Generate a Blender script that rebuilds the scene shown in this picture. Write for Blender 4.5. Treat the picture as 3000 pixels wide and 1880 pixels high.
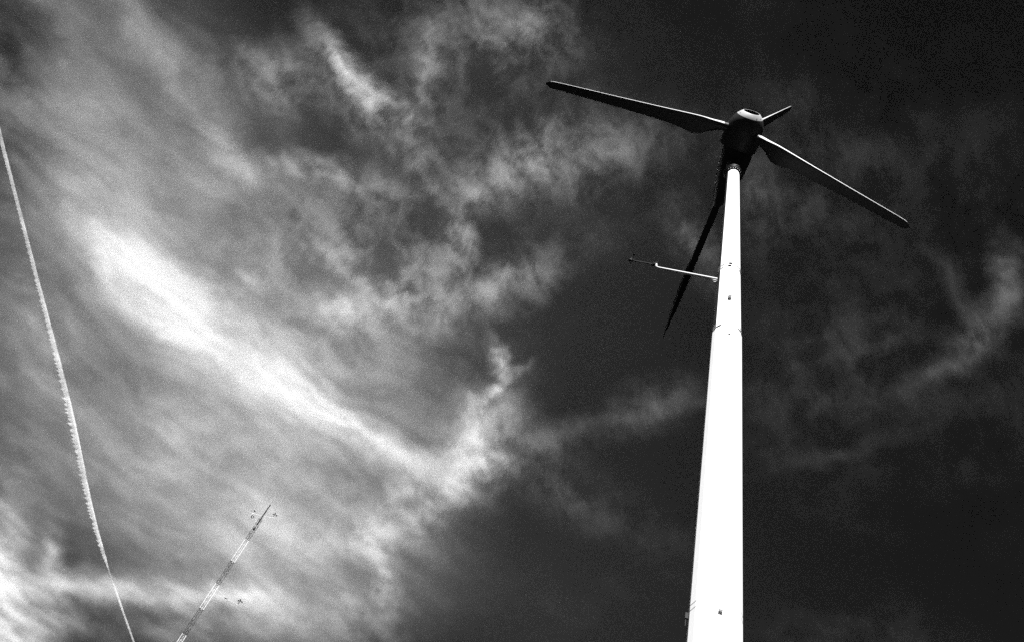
"""Wind turbine and lattice mast under cirrus, black and white film with a deep red filter."""
import bpy, bmesh, math, random
from mathutils import Vector, Matrix
random.seed(7)
for o in list(bpy.data.objects):
    bpy.data.objects.remove(o, do_unlink=True)
S = bpy.context.scene
COL = S.collection
R = math.radians

# ------------------------------------------------------------------ camera
cam_d = bpy.data.cameras.new('camera')
cam_d.sensor_width = 36.0
cam_d.lens = 28.0
cam_d.clip_start = 0.1
cam_d.clip_end = 200000.0
cam = bpy.data.objects.new('camera', cam_d)
COL.objects.link(cam)
cam.matrix_world = Matrix(((0.91576, -0.40173, 0.0, 0.0),
                           (-0.32285, -0.73596, -0.59509, 0.0),
                           (0.23907, 0.54496, -0.80366, 1.6),
                           (0, 0, 0, 1)))
S.camera = cam

# ------------------------------------------------------------------ sky, sun, exposure
SUN_ELEV, SUN_AZ = R(40.0), R(193.0)      # azimuth clockwise from +Y
world = bpy.data.worlds.new('World')
S.world = world
world.use_nodes = True
wn, wl = world.node_tree.nodes, world.node_tree.links
wn.clear()
sky = wn.new('ShaderNodeTexSky')
sky.sky_type = 'NISHITA'
sky.sun_disc = False
sky.sun_elevation = SUN_ELEV
sky.sun_rotation = SUN_AZ
sky.altitude = 300.0
sky.dust_density = 0.3
sep = wn.new('ShaderNodeSeparateColor')   # black-and-white film behind a deep red filter
filt = wn.new('ShaderNodeMath'); filt.operation = 'MULTIPLY'; filt.inputs[1].default_value = 0.04
bg = wn.new('ShaderNodeBackground'); bg.inputs['Strength'].default_value = 0.05
wo = wn.new('ShaderNodeOutputWorld')
wl.new(sky.outputs[0], sep.inputs[0]); wl.new(sep.outputs[0], filt.inputs[0])
wl.new(filt.outputs[0], bg.inputs['Color']); wl.new(bg.outputs[0], wo.inputs['Surface'])

sun_d = bpy.data.lights.new('sun', 'SUN')
sun_d.energy = 5.0
sun_d.angle = R(0.5)
sun_d.color = (1.0, 1.0, 1.0)
sun = bpy.data.objects.new('sun', sun_d)
COL.objects.link(sun)
sd = Vector((math.sin(SUN_AZ) * math.cos(SUN_ELEV), math.cos(SUN_AZ) * math.cos(SUN_ELEV), math.sin(SUN_ELEV)))
sun.rotation_euler = (-sd).to_track_quat('-Z', 'Y').to_euler()
sun.location = (0, -30, 60)

S.view_settings.view_transform = 'Standard'
S.view_settings.look = 'None'
S.view_settings.exposure = 1.5
S.view_settings.gamma = 1.0
S.view_settings.use_curve_mapping = False
S.render.engine = 'CYCLES'
cy = S.cycles
cy.use_denoising = False                  # the sampling noise of the thin cloud reads as film grain
cy.use_adaptive_sampling = False
cy.sampling_pattern = 'TABULATED_SOBOL'
cy.max_bounces = 10
cy.volume_bounces = 5
cy.use_light_tree = False
world.cycles.sampling_method = 'NONE'
cy.caustics_reflective = False
cy.caustics_refractive = False

# ------------------------------------------------------------------ helpers
def tag(o, label=None, cat=None, group=None, kind=None):
    for k, v in (('label', label), ('category', cat), ('group', group), ('kind', kind)):
        if v:
            o[k] = v
    return o

def link(name, me, mat=None, parent=None):
    o = bpy.data.objects.new(name, me)
    COL.objects.link(o)
    if mat is not None and me is not None and not me.materials:
        me.materials.append(mat)
    if parent is not None:
        o.parent = parent
    return o

def empty(name, loc):
    o = bpy.data.objects.new(name, None)
    COL.objects.link(o)
    o.location = loc
    o.empty_display_size = 0.5
    return o

def to_mesh(name, bm, smooth=None):
    bmesh.ops.recalc_face_normals(bm, faces=bm.faces)
    me = bpy.data.meshes.new(name)
    bm.to_mesh(me)
    bm.free()
    if smooth is not None:
        me.shade_smooth()
        me.set_sharp_from_angle(angle=R(smooth))
    return me

def frame(d):
    d = Vector(d).normalized()
    h = Vector((0, 0, 1)) if abs(d.z) < 0.95 else Vector((1, 0, 0))
    x = d.cross(h).normalized()
    return x, d.cross(x).normalized()

def tube(bm, pts, rad, n=10, cap=True):
    pts = [Vector(p) for p in pts]
    if not hasattr(rad, '__len__'):
        rad = [rad] * len(pts)
    rings = []
    x = None
    for i, p in enumerate(pts):
        d = (pts[min(i + 1, len(pts) - 1)] - pts[max(i - 1, 0)]).normalized()
        if x is None:
            x, y = frame(d)
        else:
            x = (x - d * x.dot(d)).normalized()
        y = d.cross(x)
        rings.append([bm.verts.new(p + rad[i] * (math.cos(t) * x + math.sin(t) * y))
                      for t in (2 * math.pi * k / n for k in range(n))])
    for a, b in zip(rings, rings[1:]):
        for k in range(n):
            bm.faces.new((a[k], a[(k + 1) % n], b[(k + 1) % n], b[k]))
    if cap:
        bm.faces.new(rings[0]); bm.faces.new(rings[-1])

def loft(bm, rings, cap0=True, cap1=True, closed=True):
    vs = [[bm.verts.new(p) for p in r] for r in rings]
    n = len(vs[0])
    for a, b in zip(vs, vs[1:]):
        for k in range(n if closed else n - 1):
            bm.faces.new((a[k], a[(k + 1) % n], b[(k + 1) % n], b[k]))
    if cap0: bm.faces.new(vs[0])
    if cap1: bm.faces.new(vs[-1])
    return vs

def box(bm, c, ax, hs):
    c = Vector(c); x, y, z = [Vector(a) * h for a, h in zip(ax, hs)]
    v = [bm.verts.new(c + i * x + j * y + k * z) for i in (-1, 1) for j in (-1, 1) for k in (-1, 1)]
    for f in ((0, 1, 3, 2), (4, 6, 7, 5), (0, 4, 5, 1), (2, 3, 7, 6), (0, 2, 6, 4), (1, 5, 7, 3)):
        bm.faces.new([v[i] for i in f])

def one(name, fn, mat, parent, smooth=35):
    bm = bmesh.new()
    fn(bm)
    return link(name, to_mesh(name, bm, smooth), mat, parent)

def paint(name, base, rough, spread=0.15, scale=6.0, coat=0.0, spec=0.5, metal=0.0, bump=0.0):
    """neutral paint with blotchy weathering"""
    m = bpy.data.materials.new(name)
    m.use_nodes = True
    n, l = m.node_tree.nodes, m.node_tree.links
    b = n['Principled BSDF']
    tc = n.new('ShaderNodeTexCoord')
    t = n.new('ShaderNodeTexNoise'); t.inputs['Scale'].default_value = scale; t.inputs['Detail'].default_value = 8
    t.inputs['Roughness'].default_value = 0.65
    mr = n.new('ShaderNodeMapRange')
    mr.inputs['From Min'].default_value = 0.3; mr.inputs['From Max'].default_value = 0.7
    mr.inputs['To Min'].default_value = base * (1 - spread); mr.inputs['To Max'].default_value = base * (1 + spread * 0.5)
    l.new(tc.outputs['Object'], t.inputs['Vector']); l.new(t.outputs[0], mr.inputs['Value'])
    l.new(mr.outputs[0], b.inputs['Base Color'])
    r2 = n.new('ShaderNodeMapRange')
    r2.inputs['To Min'].default_value = rough * 0.85; r2.inputs['To Max'].default_value = rough * 1.15
    l.new(t.outputs[0], r2.inputs['Value']); l.new(r2.outputs[0], b.inputs['Roughness'])
    b.inputs['Specular IOR Level'].default_value = spec
    b.inputs['Metallic'].default_value = metal
    b.inputs['Coat Weight'].default_value = coat
    b.inputs['Coat Roughness'].default_value = rough
    if bump:
        bp = n.new('ShaderNodeBump'); bp.inputs['Strength'].default_value = bump; bp.inputs['Distance'].default_value = 0.01
        l.new(t.outputs[0], bp.inputs['Height']); l.new(bp.outputs[0], b.inputs['Normal'])
    return m

WHITE = paint('tower_white', 0.82, 0.55, 0.04, 2.0, spec=0.3)
STRAP = paint('strap_steel', 0.40, 0.45, 0.15, 9.0, spec=0.3)
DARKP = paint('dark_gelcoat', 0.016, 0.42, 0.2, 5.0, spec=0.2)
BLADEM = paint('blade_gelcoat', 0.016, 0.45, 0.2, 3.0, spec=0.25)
EDGE_LIT = paint('lit_edge_paint', 0.55, 0.5, 0.12, 7.0, spec=0.4)  # pale colour for the sunlit highlight painted along the blade leading edges
NOSE_LIT = paint('lit_nose_paint', 0.36, 0.45, 0.12, 7.0, spec=0.5)  # lighter than the panels: sunlight on the nose put into the colour
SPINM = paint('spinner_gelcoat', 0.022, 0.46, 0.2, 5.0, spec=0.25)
BLACK = paint('black_rubber', 0.012, 0.6, 0.2, 8.0, spec=0.1)
GALV = paint('galvanised', 0.62, 0.5, 0.15, 12.0, spec=0.3)
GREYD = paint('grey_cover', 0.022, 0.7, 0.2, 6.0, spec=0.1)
MWHITE = paint('mast_white', 0.62, 0.5, 0.08, 4.0, spec=0.3)
MRED = paint('mast_red_filtered', 0.022, 0.6, 0.25, 4.0, spec=0.1)
CONC = paint('concrete', 0.30, 0.9, 0.3, 3.0, spec=0.2)

# ------------------------------------------------------------------ ground (dark peat and heather, out of frame)
def ground_mat():
    m = paint('dark_heath', 0.014, 0.95, 0.5, 0.6, spec=0.05)
    return m
bm = bmesh.new()
n = 96
c0 = bm.verts.new((0, 0, 0))
prev = None
for rr in (30, 120, 600, 4000, 60000):
    ring = [bm.verts.new((rr * math.cos(2 * math.pi * k / n), rr * math.sin(2 * math.pi * k / n), 0)) for k in range(n)]
    for k in range(n):
        if prev is None:
            bm.faces.new((c0, ring[k], ring[(k + 1) % n]))
        else:
            bm.faces.new((prev[k], ring[k], ring[(k + 1) % n], prev[(k + 1) % n]))
    prev = ring
tag(link('ground', to_mesh('ground', bm), ground_mat()), kind='structure')

# ------------------------------------------------------------------ cirrus: thin ice cloud, a shallow sheet at 7 km lit by the sun
# each entry is one band of cloud on that sheet: x, y (km), half length, half width (km), heading, optical depth
N_VEIL, N_FIBRE = 9, 38      # first featureless veil, then drawn-out fibres, the rest curdled wisps
CIRRUS = [
    (0.609, 9.159, 7.834, 7.128, 1.636, 0.0158), (-1.606, 3.829, 4.8, 3.184, 2.561, 0.0258), (-0.158, 5.357, 5.271, 3.746, 2.45, 0.0119), (-4.517, 5.187, 4.782, 3.18, 0.972, 0.0859),
    (-4.01, 10.212, 6.719, 6.205, 2.398, 0.0811), (-2.042, 10.496, 5.28, 3.303, 1.785, 0.1046), (-5.89, 4.769, 2.222, 0.952, 1.486, -0.0885), (0.939, 8.6, 2.268, 1.383, 1.48, -0.0063),
    (-3.383, 7.358, 3.49, 1.906, -2.83, 0.1576), (-4.592, 5.355, 4.992, 3.042, 0.956, 0.0848), (-5.54, 5.143, 3.257, 1.786, 1.487, 0.0682), (-4.469, 3.821, 1.26, 0.522, -2.497, 0.1229),
    (-4.062, 4.241, 1.146, 0.54, -2.4, 0.1383), (-3.606, 4.554, 0.845, 0.478, 1.126, 0.1698), (-3.252, 4.852, 0.983, 0.371, -2.911, 0.1078), (-3.688, 5.283, 1.633, 1.104, -2.462, 0.0738),
    (-5.439, 4.05, 1.274, 0.775, 1.315, 0.0577), (-4.678, 6.548, 1.28, 0.854, 1.265, 0.2636), (-4.111, 7.005, 2.094, 1.046, -2.522, 0.2753), (-3.262, 7.593, 2.029, 0.807, -2.819, 0.4023),
    (-2.238, 7.726, 2.346, 0.597, -3.008, 0.5602), (-1.445, 7.843, 2.115, 0.522, -3.059, 0.4106), (-0.582, 7.995, 1.785, 0.476, -3.082, 0.2641), (-3.477, 7.351, 3.483, 1.527, -2.827, 0.1834),
    (-2.273, 7.523, 3.601, 2.156, -3.006, 0.1669), (-3.863, 9.961, 5.923, 5.43, 2.865, 0.0936), (-1.903, 10.665, 5.184, 3.234, 1.773, 0.1309), (-4.36, 6.646, 2.075, 1.395, 0.876, 0.1659),
    (0.134, 7.04, 1.479, 0.316, 1.837, 0.2122), (-0.051, 7.976, 1.577, 0.47, 2.15, 0.1655), (-1.565, 6.461, 2.697, 2.084, 3.046, 0.1455), (-3.807, 9.249, 2.042, 0.704, -2.782, 0.0922),
    (-5.869, 8.485, 2.743, 1.87, 1.618, 0.079), (-6.962, 15.414, 3.581, 1.065, 1.731, 0.577), (-6.822, 17.724, 3.841, 1.654, 1.944, 0.2784), (-5.701, 14.886, 5.717, 0.76, 2.526, 0.2426),
    (-5.746, 13.921, 1.764, 0.411, 1.639, 0.1696), (-3.366, 13.471, 5.111, 0.585, 2.549, 0.1811), (-2.377, 12.69, 1.484, 0.428, 2.559, 0.2875), (-1.571, 12.699, 1.59, 0.849, -2.902, 0.1206),
    (-2.789, 14.113, 5.509, 1.29, 2.433, 0.0704), (-6.394, 12.623, 3.113, 1.264, 1.797, 0.0669), (-6.16, 16.268, 3.897, 1.16, 2.392, 0.0751), (3.715, 2.807, 1.315, 0.18, -2.609, 0.0417),
    (4.086, 3.675, 1.142, 0.255, 1.939, 0.0394), (1.237, 6.237, 2.258, 0.237, 2.337, 0.0371), (3.774, 5.082, 1.438, 0.209, 2.213, 0.0186), (0.134, 7.04, 1.261, 0.696, 1.757, 0.3184),
    (0.117, 6.367, 0.927, 0.154, 1.939, 0.4081), (0.048, 5.865, 0.476, 0.185, 1.108, 0.4996), (0.226, 7.62, 0.974, 0.724, 1.696, 0.3055), (-0.044, 8.338, 1.628, 0.649, 1.948, 0.226),
    (-0.602, 9.756, 0.864, 0.774, 2.549, 0.1462), (-0.264, 10.358, 1.732, 0.416, 1.296, 0.1969), (-1.038, 9.975, 1.961, 1.195, 2.584, 0.0863), (-0.533, 11.787, 1.849, 1.655, 0.931, 0.0615),
    (-0.111, 9.003, 1.702, 0.787, 1.779, 0.0925), (-2.479, 3.218, 0.787, 0.255, -2.432, 0.2166), (-2.283, 3.381, 0.407, 0.339, -2.85, 0.476), (-2.044, 3.475, 0.496, 0.228, 2.184, 0.3906),
    (-1.714, 3.06, 0.993, 0.185, 1.449, 0.1791), (-1.692, 3.373, 0.392, 0.302, 3.1, 0.2204), (-1.908, 3.658, 0.956, 0.515, 3.005, 0.1381), (-2.963, 3.498, 1.122, 0.648, 2.604, 0.1006),
    (-2.741, 4.567, 1.546, 0.27, 2.829, 0.1436), (-2.28, 4.518, 1.187, 0.369, 2.945, 0.0975), (-3.28, 3.82, 1.431, 0.641, -2.95, 0.0651), (-0.74, 3.861, 1.15, 0.48, 2.089, 0.1572),
    (-0.851, 4.652, 0.487, 0.35, 0.799, 0.3155), (-1.142, 4.266, 0.931, 0.321, -2.381, 0.1017), (-2.016, 5.39, 2.477, 1.317, 2.995, 0.1394), (-1.938, 6.061, 0.657, 0.506, 2.805, 0.2969),
    (-1.372, 5.809, 1.179, 0.523, 2.396, 0.1221), (-3.011, 6.146, 0.645, 0.33, 2.127, 0.2009), (-0.186, 4.92, 1.786, 0.428, 2.111, 0.1312), (-0.978, 5.391, 1.657, 0.967, 2.536, 0.079),
    (-0.972, 2.275, 0.993, 0.697, 2.689, 0.1132), (-0.288, 3.29, 1.297, 0.609, 2.414, 0.1268), (0.064, 2.939, 1.289, 0.593, 2.516, 0.0554), (1.223, 3.533, 0.941, 0.405, -2.468, 0.053),
    (1.654, 2.896, 0.756, 0.367, -2.503, 0.0407), (-1.516, 2.537, 1.683, 0.892, 2.701, 0.0646), (-1.558, 4.007, 3.352, 1.825, 2.621, 0.047), (1.728, 5.585, 1.256, 0.543, 2.128, 0.0462),
    (0.757, 6.848, 1.06, 0.545, 2.506, 0.0572), (1.418, 7.372, 2.249, 0.857, -3.092, 0.0274), (3.996, 2.457, 0.799, 0.26, -2.416, 0.0916), (4.17, 3.096, 0.643, 0.412, 1.473, 0.0725),
    (3.413, 3.771, 2.382, 1.234, 2.245, 0.013), (1.999, 2.69, 2.382, 1.786, -2.994, 0.0145), (-2.478, 4.115, 1.068, 0.587, 2.98, -0.0496), (-3.539, 3.255, 1.043, 0.421, 3.113, -0.0496),
    (-0.652, 4.24, 0.563, 0.488, -2.679, -0.0256), (0.073, 5.545, 0.732, 0.462, 2.512, -0.0314),
]
def cirrus_mat():
    m = bpy.data.materials.new('cirrus_ice')
    m.use_nodes = True
    nt = m.node_tree; n, l = nt.nodes, nt.links
    n.clear()
    def math_(op, a, b=None, c=None):
        k = n.new('ShaderNodeMath'); k.operation = op
        for i, v in enumerate((a, b, c)):
            if v is None: continue
            if isinstance(v, (int, float)): k.inputs[i].default_value = v
            else: l.new(v, k.inputs[i])
        return k.outputs[0]
    def vec(op, a, b=None, sc=None):
        k = n.new('ShaderNodeVectorMath'); k.operation = op
        for i, v in enumerate((a, b)):
            if v is None: continue
            if isinstance(v, tuple): k.inputs[i].default_value = v
            else: l.new(v, k.inputs[i])
        if sc is not None: k.inputs['Scale'].default_value = sc
        return k.outputs[0]
    def noise(v, scale, detail, rough=0.55, dist=0.0):
        k = n.new('ShaderNodeTexNoise'); k.noise_dimensions = '2D'
        k.inputs['Scale'].default_value = scale; k.inputs['Detail'].default_value = detail
        k.inputs['Roughness'].default_value = rough; k.inputs['Distortion'].default_value = dist
        l.new(v, k.inputs['Vector'])
        return k
    def rng(v, a, b, c, d, smooth=True):
        k = n.new('ShaderNodeMapRange'); k.interpolation_type = 'SMOOTHSTEP' if smooth else 'LINEAR'
        for i, x in zip(('From Min', 'From Max', 'To Min', 'To Max'), (a, b, c, d)): k.inputs[i].default_value = x
        l.new(v, k.inputs['Value'])
        return k.outputs[0]
    geo = n.new('ShaderNodeNewGeometry')
    p = vec('MULTIPLY', geo.outputs['Position'], (0.001, 0.001, 0.0))
    w1 = vec('SUBTRACT', noise(p, 0.5, 2, 0.5).outputs['Color'], (0.5, 0.5, 0.5))
    w2 = vec('SUBTRACT', noise(p, 1.7, 6, 0.62).outputs['Color'], (0.5, 0.5, 0.5))
    q = vec('ADD', vec('ADD', p, vec('SCALE', w1, sc=WARP1)), vec('SCALE', w2, sc=WARP2))
    qh = vec('ADD', vec('MULTIPLY', q, (1, 1, 0)), (0, 0, 1))
    parts, acc = [], None
    for i, (x, y, a, b, t, wgt) in enumerate(CIRRUS):
        if i in (N_VEIL, N_VEIL + N_FIBRE):
            parts.append(acc); acc = None
        # q carries 1 in z, so two dot products give the place along and across the band
        c_, s_ = math.cos(t), math.sin(t)
        dps = []
        for j, v3 in ((0, (c_ / a, s_ / a, -(c_ * x + s_ * y) / a)), (1, (-s_ / b, c_ / b, (s_ * x - c_ * y) / b))):
            dp = n.new('ShaderNodeVectorMath'); dp.operation = 'DOT_PRODUCT'
            l.new(qh, dp.inputs[0]); dp.inputs[1].default_value = v3
            dps.append(dp)
        cmb = n.new('ShaderNodeCombineXYZ')      # made after its inputs: keeps the shader stack short
        l.new(dps[0].outputs['Value'], cmb.inputs[0]); l.new(dps[1].outputs['Value'], cmb.inputs[1])
        g = n.new('ShaderNodeTexGradient'); g.gradient_type = 'QUADRATIC_SPHERE'
        l.new(cmb.outputs[0], g.inputs['Vector'])
        acc = math_('MULTIPLY_ADD', g.outputs['Fac'], wgt, acc if acc is not None else 0.0)
    veil_part, fibre_part = parts
    # fibres drawn out along the wind, and curdled wisps
    mp = n.new('ShaderNodeMapping'); mp.vector_type = 'TEXTURE'
    mp.inputs['Rotation'].default_value = (0, 0, R(23)); mp.inputs['Scale'].default_value = (3.8, 1.0, 1.0)
    l.new(vec('ADD', vec('ADD', p, vec('SCALE', w1, sc=1.3)), vec('SCALE', w2, sc=0.22)), mp.inputs['Vector'])
    fib = rng(noise(mp.outputs[0], 2.6, 6, 0.66, 0.0).outputs[0], 0.25, 0.75, 0.52, 1.48)
    soft = rng(noise(q, 1.1, 6, 0.6).outputs[0], 0.28, 0.72, 0.60, 1.40)
    mp2 = n.new('ShaderNodeMapping'); mp2.vector_type = 'TEXTURE'
    mp2.inputs['Rotation'].default_value = (0, 0, R(40)); mp2.inputs['Scale'].default_value = (1.3, 1.0, 1.0)
    l.new(q, mp2.inputs['Vector'])
    curd = rng(noise(mp2.outputs[0], 2.3, 6, 0.70).outputs[0], 0.34, 0.75, 0.2, 2.1)
    thin = math_('MULTIPLY', rng(noise(q, 0.4, 3, 0.55).outputs[0], 0.40, 0.75, 0.0, 1.0), VEIL1)
    fibre_part = math_('MULTIPLY', fibre_part, math_('MULTIPLY', fib, soft))
    curd_part = math_('MULTIPLY', math_('ADD', acc, thin), curd)
    out = n.new('ShaderNodeOutputMaterial')
    def ice(tau):
        vs = n.new('ShaderNodeVolumeScatter')
        vs.inputs['Color'].default_value = (0.995, 0.995, 0.995, 1)
        l.new(math_('MULTIPLY', math_('MAXIMUM', tau, 0.0), GAIN / 100.0), vs.inputs['Density'])
        return vs.outputs[0]
    add = n.new('ShaderNodeAddShader')
    l.new(ice(math_('ADD', fibre_part, veil_part)), add.inputs[0])
    l.new(ice(curd_part), add.inputs[1])
    # very thin dusty haze between the clouds
    hz, ab = n.new('ShaderNodeVolumeScatter'), n.new('ShaderNodeVolumeAbsorption')
    for k in (hz, ab):
        k.inputs['Color'].default_value = (0.6, 0.6, 0.6, 1)
        k.inputs['Density'].default_value = VEIL0 / 0.6 / 100.0
    add2, add3 = n.new('ShaderNodeAddShader'), n.new('ShaderNodeAddShader')
    l.new(hz.outputs[0], add2.inputs[0]); l.new(ab.outputs[0], add2.inputs[1])
    l.new(add.outputs[0], add3.inputs[0]); l.new(add2.outputs[0], add3.inputs[1])
    l.new(add3.outputs[0], out.inputs['Volume'])
    return m
WARP1, WARP2, VEIL0, VEIL1, GAIN = 0.40, 0.34, 0.0028, 0.006, 1.0
bm = bmesh.new()
box(bm, (0, 8000, 7050), ((1, 0, 0), (0, 1, 0), (0, 0, 1)), (45000, 45000, 50))
tag(link('cirrus_clouds', to_mesh('cirrus_clouds', bm), cirrus_mat()),
    'wispy streaks of white cirrus cloud across the dark sky', 'clouds', kind='stuff')

# ------------------------------------------------------------------ contrail
def contrail():
    pts = [(-5930, 4600), (-5796, 5376), (-5479, 6943), (-5036, 9136), (-4571, 11840), (-3829, 14653), (-3100, 17200)]
    P = [Vector((x, y, 6600)) for x, y in pts]
    def at(t):
        t = t * (len(P) - 1); i = min(int(t), len(P) - 2); f = t - i
        p0, p1, p2, p3 = P[max(i - 1, 0)], P[i], P[i + 1], P[min(i + 2, len(P) - 1)]
        return 0.5 * ((2 * p1) + (p2 - p0) * f + (2 * p0 - 5 * p1 + 4 * p2 - p3) * f * f + (3 * p1 - p0 - 3 * p2 + p3) * f ** 3)
    N = 900
    bm = bmesh.new()
    rings = []
    lump = 0.0
    for i in range(N + 1):
        t = i / N
        c = at(t)
        d = (at(min(t + .002, 1)) - at(max(t - .002, 0))).normalized()
        side = d.cross(Vector((0, 0, 1))).normalized()          # to the right of the flight line
        w = 22 + 15 * math.exp(-((t - 0.55) / 0.16) ** 2)
        g = math.exp(-((t - 0.725) / 0.018) ** 2)
        w *= 1 - 0.75 * g
        if t > 0.73: w *= 0.75
        plume = (12 + 52 * math.exp(-((t - 0.55) / 0.16) ** 2)) * max(0, 0.2 + 0.8 * math.sin(i * 1.35 + 2.2 * math.sin(i * 0.23) + 1.5 * math.sin(i * 0.071)) + random.uniform(-.4, .4)) * (1 - .8 * g)
        r = []
        for k in range(12):
            a = 2 * math.pi * k / 12
            s_, u_ = math.cos(a), math.sin(a)
            off = side * s_ * (w if s_ > 0 else w * 0.6 + plume) + Vector((0, 0, 1)) * u_ * w * (1.0 if s_ > -.3 else 0.45)
            off *= random.uniform(0.9, 1.1)
            r.append(c + off)
        rings.append(r)
    loft(bm, rings)
    me = to_mesh('contrail', bm, 180)
    m = bpy.data.materials.new('contrail_ice')
    m.use_nodes = True
    n, l = m.node_tree.nodes, m.node_tree.links
    n.clear()
    tc = n.new('ShaderNodeNewGeometry')
    nz = n.new('ShaderNodeTexNoise'); nz.inputs['Scale'].default_value = 0.004; nz.inputs['Detail'].default_value = 6
    l.new(tc.outputs['Position'], nz.inputs['Vector'])
    mr = n.new('ShaderNodeMapRange'); mr.inputs['From Min'].default_value = 0.3; mr.inputs['From Max'].default_value = 0.7
    mr.inputs['To Min'].default_value = 0.004; mr.inputs['To Max'].default_value = 0.030
    l.new(nz.outputs[0], mr.inputs['Value'])
    vs = n.new('ShaderNodeVolumeScatter'); vs.inputs['Color'].default_value = (.995, .995, .995, 1)
    l.new(mr.outputs[0], vs.inputs['Density'])
    o = n.new('ShaderNodeOutputMaterial'); l.new(vs.outputs[0], o.inputs['Volume'])
    tag(link('contrail', me, m), 'thin white contrail with ragged edge, running down the left side of the sky', 'contrail')
contrail()

# ------------------------------------------------------------------ wind turbine
TX, TY = 4.1121, 8.4415
turbine = empty('wind_turbine', (TX, TY, 0))
tag(turbine, 'tall white monopole wind turbine with dark three-bladed rotor and tail', 'wind turbine')
VIEW = math.atan2(-TX, -TY)          # heading from the tower to the viewer, clockwise from +Y
NS = 16
def poly_ring(r, z, rot):
    return [Vector((r * math.sin(rot + 2 * math.pi * k / NS), r * math.cos(rot + 2 * math.pi * k / NS), z)) for k in range(NS)]
# facet middles sit 10 degrees off the viewer line on the lower tube, 7 on the upper
ROT_LO = VIEW + R(11.25 - 10)
ROT_UP = VIEW + R(11.25 - 7)
def r_lo(z): return 0.298 + (15.46 - z) * 0.0087
def r_up(z): return 0.172 + (23.9 - z) * 0.0132
def lower(bm):
    loft(bm, [poly_ring(r_lo(z), z, ROT_LO) for z in (0.35, 5, 10, 15.46)], True, False)
    # rolled rim at the top of the slip joint
    loft(bm, [poly_ring(r, z, ROT_LO) for r, z in ((r_lo(15.46), 15.46), (r_lo(15.46) - 0.006, 15.475), (0.255, 15.475), (0.255, 15.2))], False, False)
tower_lo = one('tower_section', lower, WHITE, turbine, 10)
def upper(bm):
    loft(bm, [poly_ring(r_up(z), z, ROT_UP) for z in (15.25, 18, 21, 23.78)], True, True)
tower_up = one('tower_section', upper, WHITE, turbine, 10)
def rim(bm):
    z = 15.46; rr = r_up(z) + 0.004
    for zz, hh in ((15.515, .006), (15.60, .005)):
        rs = [poly_ring(r_up(zz) + a, zz + b, ROT_UP) for a, b in ((-.01, -hh), (.009, -hh), (.009, hh), (-.01, hh))]
        loft(bm, rs, False, False)
one('joint_seam', rim, WHITE, turbine, 20)
def base(bm):
    loft(bm, [poly_ring(r, z, ROT_LO) for r, z in ((0.62, 0.30), (0.62, 0.35), (0.44, 0.352), (0.43, 0.36))], True, True)
one('base_flange', base, GALV, turbine, 20)
def pad(bm):
    loft(bm, [[Vector((s * x, s * y, z)) for x, y in ((1, 1), (-1, 1), (-1, -1), (1, -1))] for s, z in ((1.5, -0.3), (1.5, 0.27), (1.47, 0.30))])
one('concrete_pad', pad, CONC, turbine, 20)
bolt_me = None
def bolt_mesh(name, r, h):
    bm = bmesh.new()
    tube(bm, [(0, 0, 0), (0, 0, h)], r, 6)
    return to_mesh(name, bm)
anchor = bolt_mesh('anchor_bolt', 0.02, 0.09)
for k in range(16):
    a = 2 * math.pi * k / 16
    o = link('anchor_bolt', anchor, GALV, turbine); o.location = (.54 * math.sin(a), .54 * math.cos(a), .345)

# dark cable cover up the shaded side of the upper tube
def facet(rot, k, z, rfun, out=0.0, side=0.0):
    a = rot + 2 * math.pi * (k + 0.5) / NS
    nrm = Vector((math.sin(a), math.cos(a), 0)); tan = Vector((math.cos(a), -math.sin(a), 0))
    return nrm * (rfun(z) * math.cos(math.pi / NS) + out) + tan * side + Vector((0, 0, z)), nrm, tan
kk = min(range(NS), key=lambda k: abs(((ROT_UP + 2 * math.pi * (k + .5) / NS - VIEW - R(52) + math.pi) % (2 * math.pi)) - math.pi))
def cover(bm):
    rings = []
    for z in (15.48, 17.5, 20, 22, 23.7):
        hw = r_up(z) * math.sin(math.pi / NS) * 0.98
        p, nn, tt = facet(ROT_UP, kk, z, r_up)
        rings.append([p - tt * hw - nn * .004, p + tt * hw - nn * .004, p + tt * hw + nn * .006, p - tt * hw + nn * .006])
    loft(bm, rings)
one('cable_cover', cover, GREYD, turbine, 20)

def strap(z, rot, rfun, h=0.012, out=0.010, arc=None):
    def fn(bm):
        loft(bm, [poly_ring(rfun(z) + a, z + b, rot) for a, b in ((-.006, -h), (out, -h), (out, h), (-.006, h))], False, False)
    return one('strap_band', fn, STRAP, turbine, 20)
strap(18.04, ROT_UP, r_up); strap(17.92, ROT_UP, r_up)
def buckle(z, side):
    k = min(range(NS), key=lambda k: abs(((ROT_UP + 2 * math.pi * (k + .5) / NS - VIEW + R(6) + math.pi) % (2 * math.pi)) - math.pi))
    p, nn, tt = facet(ROT_UP, k, z, r_up, .012, side)
    one('strap_buckle', lambda bm: box(bm, p, (nn, tt, Vector((0, 0, 1))), (.014, .035, .014)), BLACK, turbine, 20)
buckle(18.04, .005); buckle(17.92, .02)
def shadow_arc(a0, a1):  # black arc modelled for the shadow line at the joint rim
    def fn(bm):
        rings = []
        for i in range(13):
            a = VIEW + R(a0 + (a1 - a0) * i / 12)
            # follow the flat facets of the rim
            k = math.floor((a - ROT_LO) / (2 * math.pi / NS))
            am = ROT_LO + 2 * math.pi * (k + .5) / NS
            rr = r_lo(15.46) * math.cos(math.pi / NS) / math.cos(a - am)
            dv = Vector((math.sin(a), math.cos(a), 0))
            rings.append([dv * (rr + o) + Vector((0, 0, z)) for o, z in ((-.004, 15.435), (.006, 15.435), (.006, 15.462), (-.004, 15.462))])
        loft(bm, rings)
    one('joint_shadow', fn, BLACK, turbine, 20)
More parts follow.
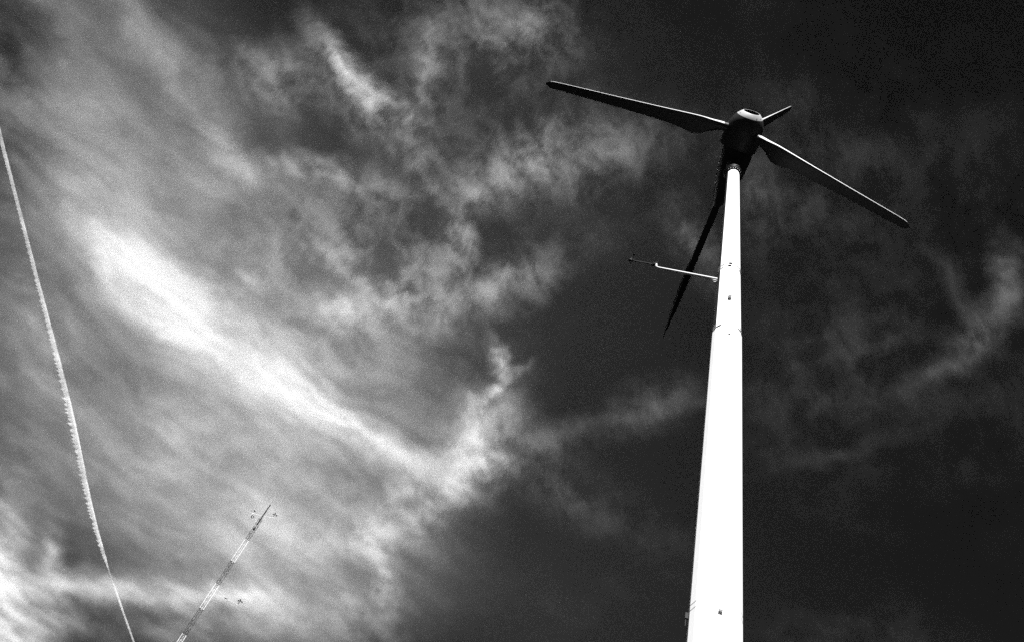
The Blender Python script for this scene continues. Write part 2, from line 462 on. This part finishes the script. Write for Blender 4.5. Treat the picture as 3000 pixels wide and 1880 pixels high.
shadow_arc(20, 78); shadow_arc(-80, -46)
strap(8.75, ROT_LO, r_lo, 0.005, 0.002); strap(8.66, ROT_LO, r_lo, 0.005, 0.002)

# small climbing lugs welded to the face of the tube
def lug(z, rot, rfun, w=0.035, out=0.05, h=0.035, side=0.0, plate=True, mat=WHITE):
    k = min(range(NS), key=lambda k: abs(((rot + 2 * math.pi * (k + .5) / NS - VIEW + R(3) + math.pi) % (2 * math.pi)) - math.pi))
    p, nn, tt = facet(rot, k, z, rfun, 0.0, side)
    def fn(bm):
        box(bm, p + nn * (out / 2 - .002), (nn, tt, Vector((0, 0, 1))), (out / 2, w / 2, 0.006))
        if plate:
            box(bm, p + nn * (out / 2 - .002) + Vector((0, 0, h / 2 + .004)) + tt * (w / 2 - .005), (nn, tt, Vector((0, 0, 1))), (out / 2, .004, h / 2))
    return one('climbing_lug', fn, mat, turbine, 20)
lug(16.5, ROT_UP, r_up, 0.07, 0.10, 0.11)
lug(15.12, ROT_LO, r_lo, 0.05, 0.035, 0.02, plate=False)
lug(8.55, ROT_LO, r_lo, 0.055, 0.06, 0.06)

# clamp box on the lower strap, left edge
ang = VIEW + R(80)
n_ = Vector((math.sin(ang), math.cos(ang), 0)); t_ = Vector((math.cos(ang), -math.sin(ang), 0))
def clampbox(bm):
    box(bm, n_ * (r_lo(8.6) + .02) + Vector((0, 0, 8.62)), (n_, t_, Vector((0, 0, 1))), (.022, .02, .045))
    tube(bm, [n_ * (r_lo(8.6) + .03) + Vector((0, 0, 8.56)), n_ * (r_lo(8.6) + .03) + Vector((0, 0, 8.46))], .012, 8)
one('cable_clamp', clampbox, BLACK, turbine, 30)

# tower head flange with bolts
def fl(bm):
    prof = ((0.16, 23.70), (0.235, 23.72), (0.245, 23.735), (0.245, 23.775), (0.235, 23.79), (0.17, 23.80))
    loft(bm, [[Vector((r * math.cos(2 * math.pi * k / 48), r * math.sin(2 * math.pi * k / 48), z)) for k in range(48)] for r, z in prof], True, True)
flange = one('yaw_flange', fl, DARKP, turbine, 30)
hb = bolt_mesh('flange_bolt', 0.010, 0.03)
for k in range(20):
    a = 2 * math.pi * (k + .5) / 20
    o = link('flange_bolt', hb, GALV, flange); o.location = (.212 * math.sin(a), .212 * math.cos(a), 23.692)
def ring_(bm):
    prof = ((0.17, 23.79), (0.262, 23.80), (0.268, 23.815), (0.262, 23.83), (0.20, 23.85), (0.20, 24.4))
    loft(bm, [[Vector((r * math.cos(2 * math.pi * k / 48), r * math.sin(2 * math.pi * k / 48), z)) for k in range(48)] for r, z in prof], True, True)
one('yaw_bearing', ring_, SPINM, turbine, 40)

# rotor axis: points at the viewer, nose a little up
AX = Vector((-0.12332, -0.98616, 0.11077)).normalized()
LAT = Vector((-0.99227, 0.12409, 0)).normalized()
UPV = LAT.cross(AX).normalized()
B0 = Vector((0, 0, 24.95))
def on_axis(s, r=0.0, a=0.0):
    return B0 + AX * s + r * (math.cos(a) * UPV + math.sin(a) * LAT)

def nacelle(bm):
    # s, half width, half height, sideways, sag
    prof = ((0.40, 0.36, 0.36, 0.03, 0), (0.36, 0.425, 0.42, 0.03, 0), (0.30, 0.44, 0.44, 0.03, 0.0), (0.0, 0.435, 0.45, 0.05, .02), (-0.35, 0.40, 0.46, 0.065, .03),
            (-0.65, 0.35, 0.45, 0.07, .03), (-0.95, 0.285, 0.41, 0.07, .03), (-1.2, 0.22, 0.34, 0.06, .02), (-1.38, 0.165, 0.27, 0.055, .01),
            (-1.5, 0.125, 0.20, 0.05, 0), (-1.60, 0.09, 0.12, 0.045, 0), (-1.605, 0.075, 0.10, 0.045, 0))
    rings = []
    for s, w, h, dx, dz in prof:
        c = B0 + AX * s - LAT * dx - UPV * dz
        rg = []
        for k in range(40):
            t = 2 * math.pi * k / 40
            cx, sx = math.cos(t), math.sin(t)
            e = 0.86
            rg.append(c + LAT * w * math.copysign(abs(cx) ** e, cx) + UPV * h * math.copysign(abs(sx) ** e, sx))
        rings.append(rg)
    loft(bm, rings)
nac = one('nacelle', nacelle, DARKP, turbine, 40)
def seam_strip(side):
    def fn(bm):
        pts = [B0 + AX * s - LAT * dx + LAT * side * (w + .004) - UPV * .02
               for s, w, dx in ((0.30, .44, .03), (0.0, .435, .05), (-.35, .40, .065), (-.65, .35, .07), (-.95, .285, .07), (-1.2, .22, .06), (-1.38, .165, .055), (-1.5, .125, .05))]
        tube(bm, pts, .008, 6)
    return one('cowl_seam', fn, SPINM, nac)
seam_strip(1); seam_strip(-1)
cb = bolt_mesh('cowl_bolt', 0.012, 0.02)
for side in (1, -1):
    for s, w, dx in ((.15, .438, .04), (-.1, .425, .055), (-.3, .405, .063), (-.5, .378, .067), (-.7, .34, .07), (-.9, .296, .07)):
        o = link('cowl_bolt', cb, GALV, nac)
        o.location = B0 + AX * s - LAT * dx + LAT * side * (w - .004) + UPV * .05
        o.rotation_euler = (LAT * side).to_track_quat('Z', 'Y').to_euler()

# spinner: three cowl panels meeting at the blades, open nose
PHI = 1.7646
def spin_r(s, a):
    prof = ((0.36, 0.545), (0.44, 0.555), (0.52, 0.552), (0.70, 0.545), (0.88, 0.53), (1.0, 0.51), (1.1, 0.482), (1.2, 0.438), (1.28, 0.388), (1.33, 0.345), (1.37, 0.302), (1.40, 0.265), (1.41, 0.25))
    if s <= prof[0][0]: r = prof[0][1]
    for (s0, r0), (s1, r1) in zip(prof, prof[1:]):
        if s0 <= s <= s1:
            r = r0 + (r1 - r0) * (s - s0) / (s1 - s0)
    lobe = 0.055 * math.cos(3 * (a - PHI)) * max(0, min(1, (1.38 - s) / 0.6))
    return r * (1 + lobe)
spinner = None
def sp_core(bm):
    rings = [[on_axis(s, spin_r(s, t) - .02, t) for t in (2 * math.pi * k / 60 for k in range(60))] for s in (.38, .52, .70, .88, 1.05, 1.15, 1.22)]
    rings += [[on_axis(s, r, t) for t in (2 * math.pi * k / 60 for k in range(60))] for s, r in ((1.20, .30), (1.0, .28))]
    loft(bm, rings)
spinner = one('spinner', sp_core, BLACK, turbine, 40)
for k in range(3):
    def panel(bm, k=k):
        a0, a1 = PHI + 2 * math.pi * k / 3, PHI + 2 * math.pi * (k + 1) / 3
        g = 0.012
        na = 22
        ss = (.36, .37, .44, .52, .61, .70, .79, .88, .97, 1.05, 1.12, 1.18, 1.23, 1.282)
        outer = [[on_axis(s, spin_r(s, a), a) for a in (a0 + g + (a1 - a0 - 2 * g) * i / na for i in range(na + 1))] for s in ss]
        inner = [[on_axis(s, spin_r(s, a) - .010, a) for a in (a0 + g + (a1 - a0 - 2 * g) * i / na for i in range(na + 1))] for s in ss]
        vo = loft(bm, outer, False, False, False); vi = loft(bm, inner, False, False, False)
        for i in range(na):
            bm.faces.new((vo[0][i], vo[0][i + 1], vi[0][i + 1], vi[0][i])); bm.faces.new((vo[-1][i], vo[-1][i + 1], vi[-1][i + 1], vi[-1][i]))
        for j in range(len(ss) - 1):
            bm.faces.new((vo[j][0], vo[j + 1][0], vi[j + 1][0], vi[j][0])); bm.faces.new((vo[j][na], vo[j + 1][na], vi[j + 1][na], vi[j][na]))
    one('cowl_panel', panel, SPINM, spinner, 40)
def nose(bm):
    ss = (1.290, 1.30, 1.32, 1.34, 1.36, 1.38, 1.395, 1.405, 1.41)
    th = [2 * math.pi * k / 72 for k in range(72)]
    rings = [[on_axis(s, spin_r(s, a), a) for a in th] for s in ss] + [[on_axis(s, spin_r(s, a) - .012, a) for a in th] for s in reversed(ss)]
    rings.append(rings[0])
    loft(bm, rings, False, False)
    bmesh.ops.remove_doubles(bm, verts=bm.verts, dist=1e-5)
one('lit_nose_ring', nose, NOSE_LIT, spinner, 40)  # added pale ring, paints the sunlit front of the spinner
sb = bolt_mesh('cowl_screw', 0.011, 0.012)
for k in range(3):
    for da in (-.13, .13):
        for s in (1.33, 1.15, .90, .60):
            a = PHI + 2 * math.pi * k / 3 + da * (1 if s < 1.2 else 1.6)
            o = link('cowl_screw', sb, BLACK, spinner)
            o.location = on_axis(s, spin_r(s, a) - .006, a)
            nr = (on_axis(s, 1, a) - on_axis(s, 0, a) + AX * .5).normalized()
            o.rotation_euler = nr.to_track_quat('Z', 'Y').to_euler()

# blades, feathered: leading edge into the wind, broad face down
SH = 0.829
def blade_mesh(lit_strip=False):
    # built along +X, leading edge +Y, thickness Z
    # r, y of leading edge, y of trailing edge, thickness, twist
    st = ((0.30, .125, -.125, .25, 0), (0.50, .125, -.125, .25, 0), (0.66, .125, -.13, .235, 0), (0.82, .126, -.16, .20, 2), (1.00, .125, -.225, .155, 4), (1.18, .132, -.325, .13, 5),
          (1.34, .137, -.39, .112, 6), (1.50, .137, -.40, .10, 6), (1.70, .134, -.365, .09, 6), (1.95, .128, -.31, .08, 5), (2.25, .12, -.275, .07, 4),
          (2.7, .11, -.25, .06, 3), (3.4, .098, -.22, .05, 2), (4.2, .085, -.19, .042, 1), (5.0, .074, -.165, .035, 0), (5.6, .066, -.148, .030, 0),
          (5.78, .060, -.140, .026, 0), (5.88, .046, -.125, .020, 0), (5.95, .020, -.098, .014, 0), (5.985, -.012, -.068, .008, 0), (5.996, -.030, -.050, .004, 0))
    N = 44
    if lit_strip:
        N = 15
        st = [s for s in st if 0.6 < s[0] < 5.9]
    rings = []
    for r, le, te, th, tw in st:
        ch = le - te
        mix = max(0.0, min(1.0, (r - 0.6) / 0.75))
        rg = []
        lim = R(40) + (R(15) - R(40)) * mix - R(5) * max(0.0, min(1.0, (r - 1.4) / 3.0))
        for k in range(N):
            t = 2 * math.pi * k / N if not lit_strip else lim * (2 * k / (N - 1) - 1)
            x = 0.5 * (1 + math.cos(t))                 # 1 at leading edge
            nose = 0.10                                 # blunt leading edge, flat sides, thin trailing edge
            yt = 0.5 * math.sqrt(max(0.0, 1 - ((x - 1 + nose) / nose) ** 2)) if x > 1 - nose else 0.5 * (0.08 + 0.92 * x / (1 - nose))
            za = math.copysign(yt, math.sin(t)) * th if abs(math.sin(t)) > 1e-6 else 0.0
            zc = 0.5 * th * math.sin(t)
            z = za * mix + zc * (1 - mix)
            y = te + ch * x
            if lit_strip:
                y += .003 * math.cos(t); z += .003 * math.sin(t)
            a = R(tw)
            rg.append(Vector((r, y * math.cos(a) - z * math.sin(a), y * math.sin(a) + z * math.cos(a))))
        rings.append(rg)
    bm = bmesh.new()
    if lit_strip:
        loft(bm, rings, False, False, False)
        return to_mesh('lit_leading_edge', bm, 60)
    loft(bm, rings)
    return to_mesh('blade', bm, 60)
blade_me = blade_mesh()
lit_strip_me = blade_mesh(True)
hubC = on_axis(SH)
for k in range(3):
    a = PHI + 2 * math.pi * k / 3
    er = math.cos(a) * UPV + math.sin(a) * LAT
    ey = AX
    ez = er.cross(ey)
    mw = Matrix(((er.x, ey.x, ez.x, hubC.x), (er.y, ey.y, ez.y, hubC.y), (er.z, ey.z, ez.z, hubC.z), (0, 0, 0, 1)))
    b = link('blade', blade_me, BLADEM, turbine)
    b.matrix_local = mw
    def collar(bm):
        tube(bm, [(0.34, 0, 0), (0.475, 0, 0), (0.50, 0, 0), (0.53, 0, 0)], [.15, .15, .14, .118], 24)
    c = one('root_collar', collar, SPINM, b)
    link('lit_leading_edge', lit_strip_me, EDGE_LIT, b)  # added pale strip, ends where sunlight leaves the edge
    for j in range(8):
        o = link('root_bolt', sb, BLACK, b)
        t = 2 * math.pi * (j + .3) / 8
        o.location = (0.60, .112 * math.cos(t), .112 * math.sin(t))
        o.rotation_euler = Vector((0, math.cos(t), math.sin(t))).to_track_quat('Z', 'Y').to_euler()

# tail boom and vane
def tail(bm):
    rings = []
    for s, w in ((-1.57, .10), (-1.75, .105), (-2.4, .104), (-3.2, .100), (-4.0, .092), (-4.5, .07), (-4.9, .03)):
        c = B0 + AX * s - LAT * (.045 * (s + 5) / 3.4)
        rings.append([c + LAT * w * x + UPV * w * y for x, y in ((1, .7), (.7, 1), (-.7, 1), (-1, .7), (-1, -.7), (-.7, -1), (.7, -1), (1, -.7))])
    loft(bm, rings)
boom = one('tail_boom', tail, DARKP, turbine, 30)
def vane(bm):
    # thin upright fin, thickest near its front, ending in a point
    rings = []
    for s, w, z0, z1 in ((-3.3, .02, .00, .03), (-3.6, .090, -.10, .14), (-4.0, .122, -.16, .22), (-4.6, .116, -.17, .28), (-5.2, .092, -.15, .30), (-5.8, .060, -.11, .28), (-6.2, .034, -.08, .24), (-6.45, .012, -.04, .20)):
        c = B0 + AX * s + LAT * .005
        rings.append([c + LAT * (w * .6) + UPV * z0, c + LAT * w + UPV * (z0 * .5 + .05), c + LAT * w * .5 + UPV * z1, c - LAT * w * .5 + UPV * z1, c - LAT * w + UPV * (z0 * .5 + .05), c - LAT * (w * .6) + UPV * z0])
    loft(bm, rings)
one('tail_vane', vane, BLACK, boom, 30)

# ------------------------------------------------------------------ wind sensor boom clamped to the tower
sb_root = empty('wind_sensor_boom', (TX - .21, TY + .06, 17.66))
tag(sb_root, 'thin white pipe arm with wind sensor, sticking out left of the tower', 'sensor boom')
d = Vector((-1.384, .36, 0)).normalized()
u = Vector((0, 0, 1))
L0 = 1.43
def arm(bm):
    pts = [d * -.02, d * .5, d * 1.0, d * (L0 - .07), d * (L0 - .03) + u * .012, d * (L0 - .006) + u * .04, d * L0 + u * .075, d * L0 + u * .15]
    tube(bm, pts, [.032, .030, .028, .026, .026, .026, .026, .026], 14)
one('pipe_arm', arm, STRAP, sb_root, 50)
def mountp(bm):
    box(bm, d * .0 + Vector((0, 0, 0)), (d, d.cross(u), u), (.012, .05, .13))
one('mount_plate', mountp, BLACK, sb_root, 30)
def sleeve(bm):
    tube(bm, [d * (L0 + .02) + u * .115, d * (L0 + .05) + u * .115, d * (L0 + .10) + u * .112], [.05, .045, .02], 12)
    tube(bm, [d * L0 + u * .15, d * L0 + u * .19], [.04, .035], 12)
one('end_clamp', sleeve, BLACK, sb_root, 40)
def rod(bm):
    tube(bm, [d * (L0 + .08) + u * .112, d * (L0 + .55) + u * .105], [.018, .016], 8)
one('sensor_rod', rod, BLACK, sb_root, 40)
e = d * (L0 + .57) + u * .105
ld = d.cross(u)
def head(bm):
    tube(bm, [e - d * .045, e - d * .02, e + d * .05, e + d * .07], [.02, .035, .038, .02], 12)
    tube(bm, [e + u * -.04, e + u * .05, e + u * .12], [.03, .03, .022], 12)
hd = one('sensor_head', head, BLACK, sb_root, 40)
def vn(bm):
    ax = (ld * .9 + d * .15 + u * .25).normalized()
    tube(bm, [e + u * .05 - ax * .16, e + u * .05 + ax * .14], [.008, .009], 8)
    tube(bm, [e + u * .05 - ax * .20, e + u * .05 - ax * .16, e + u * .05 - ax * .13], [.006, .03, .01], 10)
    box(bm, e + u * .05 + ax * .14, (ax, u, ax.cross(u)), (.045, .04, .004))
one('wind_vane', vn, BLACK, hd, 40)
def eye(bm):
    c = d * .09 + u * -.10 + Vector((0, 0, 0))
    pts = [c + .042 * (math.cos(t) * d + math.sin(t) * (u * .5 + ld * .8).normalized()) for t in (2 * math.pi * k / 16 for k in range(17))]
    tube(bm, pts, .012, 8, False)
    tube(bm, [d * .0 + u * -.10, d * .05 + u * -.10], .010, 8)
one('lifting_eye', eye, GALV, sb_root, 60)

# ------------------------------------------------------------------ lattice mast
DM = 66.0
mast = empty('lattice_mast', (-.2102 * DM, .9777 * DM, 0))
mast.rotation_euler = (0, 0, R(14))
tag(mast, 'slim lattice mast in white and dark bands with sensors on top', 'mast')
ZT = 1.6 + .6574 * DM
SEC = 0.0372 * DM
FW = 0.20                                   # circumradius of the triangular section
def leg_at(k, z, r=FW):
    a = R(90 + 120 * k)
    return Vector((r * math.cos(a), r * math.sin(a), z))
bm = bmesh.new(); tube(bm, [(0, 0, 0), (0, 0, SEC)], .016, 8); leg_me = to_mesh('leg', bm, 40)
NB = 8
step = SEC / NB
pa, pb = leg_at(0, 0), leg_at(1, step)
bm = bmesh.new(); tube(bm, [pa, pb], .008, 5); diag_up = to_mesh('brace', bm, 40)
bm = bmesh.new(); tube(bm, [leg_at(1, 0), leg_at(0, step)], .008, 5); diag_dn = to_mesh('brace', bm, 40)
bm = bmesh.new(); tube(bm, [leg_at(0, 0), leg_at(1, 0)], .010, 5); hor_me = to_mesh('crossbar', bm, 40)
dup = {}
def colored(me, mat):
    key = (me.name, mat.name)
    if key not in dup:
        c = me.copy(); c.materials.clear(); c.materials.append(mat); dup[key] = c
    return dup[key]
nsec = int(ZT / SEC)
for i in range(nsec):
    z0 = ZT - (i + 1) * SEC
    mat = MRED if i % 2 == 0 else MWHITE
    if i < 7:
        sec = bpy.data.objects.new('mast_section', None); COL.objects.link(sec); sec.parent = mast
        sec.location = (0, 0, z0); sec.empty_display_size = .2
        for k in range(3):
            lg = link('leg', colored(leg_me, mat), mat, sec); lg.location = leg_at(k, 0)
            for j in range(NB):
                o = link('brace', colored(diag_up if j % 2 == 0 else diag_dn, mat), mat, sec)
                o.location = (0, 0, j * step); o.rotation_euler = (0, 0, R(120 * k))
            for z in (.03, SEC - .03):
                o = link('crossbar', colored(hor_me, mat), mat, sec); o.location = (0, 0, z); o.rotation_euler = (0, 0, R(120 * k))
    else:
        def low(bm, z0=z0):
            for k in range(3):
                tube(bm, [leg_at(k, z0), leg_at(k, z0 + SEC)], .019, 6)
                for j in range(NB):
                    a, b = (k, (k + 1) % 3) if j % 2 == 0 else ((k + 1) % 3, k)
                    tube(bm, [leg_at(a, z0 + j * step), leg_at(b, z0 + (j + 1) * step)], .008, 5)
        one('mast_section', low, mat, mast, 40)
zb = ZT - nsec * SEC
def foot(bm):
    for k in range(3):
        tube(bm, [leg_at(k, 0.0), leg_at(k, zb)], .019, 6)
    box(bm, (0, 0, .1), ((1, 0, 0), (0, 1, 0), (0, 0, 1)), (.5, .5, .12))
one('mast_foot', foot, CONC, mast, 40)
rodtop = 1.6 + .6864 * DM
def spike(bm):
    tube(bm, [(0, 0, ZT - .6), (0, 0, ZT + .9), (0, 0, rodtop)], [.065, .06, .05], 8)
    for k in range(3):
        tube(bm, [leg_at(k, ZT - .02), (0, 0, ZT + .28)], .016, 6)
one('top_rod', spike, MRED, mast, 40)
# sideways axis as seen by the viewer, in the mast's own frame
inv = Matrix.Rotation(-R(14), 3, 'Z')
va = R(12.13)
RT = inv @ Vector((math.cos(va), math.sin(va), 0)); FWD = inv @ Vector((-math.sin(va), math.cos(va), 0))
ca = ZT + .50
armd = (RT * .85 - FWD * .5).normalized()
def cross(bm):
    tube(bm, [-armd * 1.05 + u * ca, u * ca], .019, 8)
    tube(bm, [u * ca, armd * 1.0 + u * ca], .019, 8)
    tube(bm, [armd * 1.0 + u * (ca - .02), armd * 1.0 + u * (ca + .12)], .022, 8)
    tube(bm, [-armd * 1.05 + u * (ca - .02), -armd * 1.05 + u * (ca + .12)], .022, 8)
crossarm = one('crossarm', cross, MWHITE, mast, 40)
def cups(c, name='anemometer', parent=None, sc=1.0):
    def fn(bm):
        tube(bm, [c, c + u * .22 * sc], [.022 * sc, .016 * sc], 8)
        tube(bm, [c + u * .2 * sc, c + u * .26 * sc], .035 * sc, 8)
        for k in range(3):
            a = R(120 * k + 20)
            v = Vector((math.cos(a), math.sin(a), 0)); w = Vector((-v.y, v.x, 0))
            q = c + u * .23 * sc + v * .13 * sc
            tube(bm, [c + u * .23 * sc, q], .008 * sc, 6)
            tube(bm, [q - w * .04 * sc, q, q + w * .03 * sc], [.05 * sc, .045 * sc, .01 * sc], 10)
    return one(name, fn, BLACK, parent, 40)
cups(armd * 1.0 + u * (ca + .12), parent=crossarm, sc=1.4)
def vane2(bm):
    c = -armd * 1.05 + u * (ca + .12)
    tube(bm, [c, c + u * .26], .02, 8)
    box(bm, c + u * .24 + RT * .03, (RT, u, FWD), (.10, .05, .008))
one('wind_vane', vane2, BLACK, crossarm, 40)
def lampf(bm):
    c = -RT * .75 + u * (ZT - .12)
    pts = [c + .11 * (math.cos(t) * RT + math.sin(t) * (u * .9 - FWD * .4)) for t in (2 * math.pi * k / 14 for k in range(15))]
    tube(bm, pts, .03, 8, False)
one('sensor_ring', lampf, BLACK, mast, 60)
def lampa(bm):
    tube(bm, [leg_at(0, ZT - .25), -RT * .66 + u * (ZT - .14)], .012, 6)
one('sensor_arm', lampa, MWHITE, mast, 60)
def jb(bm):
    box(bm, -FWD * .14 + u * (ZT - 1.15), (RT, FWD, u), (.09, .07, .14))
one('junction_box', jb, BLACK, mast, 40)
zm = 1.6 + .5365 * DM
tipb = RT * 2.35 + u * (zm + .1)
def midarm(bm):
    tube(bm, [RT * .05 + u * (zm + .28), RT * 1.3 + u * (zm + .02)], .014, 8)
    tube(bm, [RT * .15 + u * (zm - .22), RT * 1.3 + u * (zm - .02)], .014, 8)
    tube(bm, [RT * 1.25 + u * zm, RT * 2.35 + u * zm, tipb], .012, 8)
ma = one('side_arm', midarm, MWHITE, mast, 40)
cups(tipb, parent=ma, sc=1.4)
def knuckle(bm):
    tube(bm, [RT * 1.1 + u * (zm - .03), RT * 1.36 + u * zm], .032, 8)
one('arm_joint', knuckle, BLACK, ma, 40)
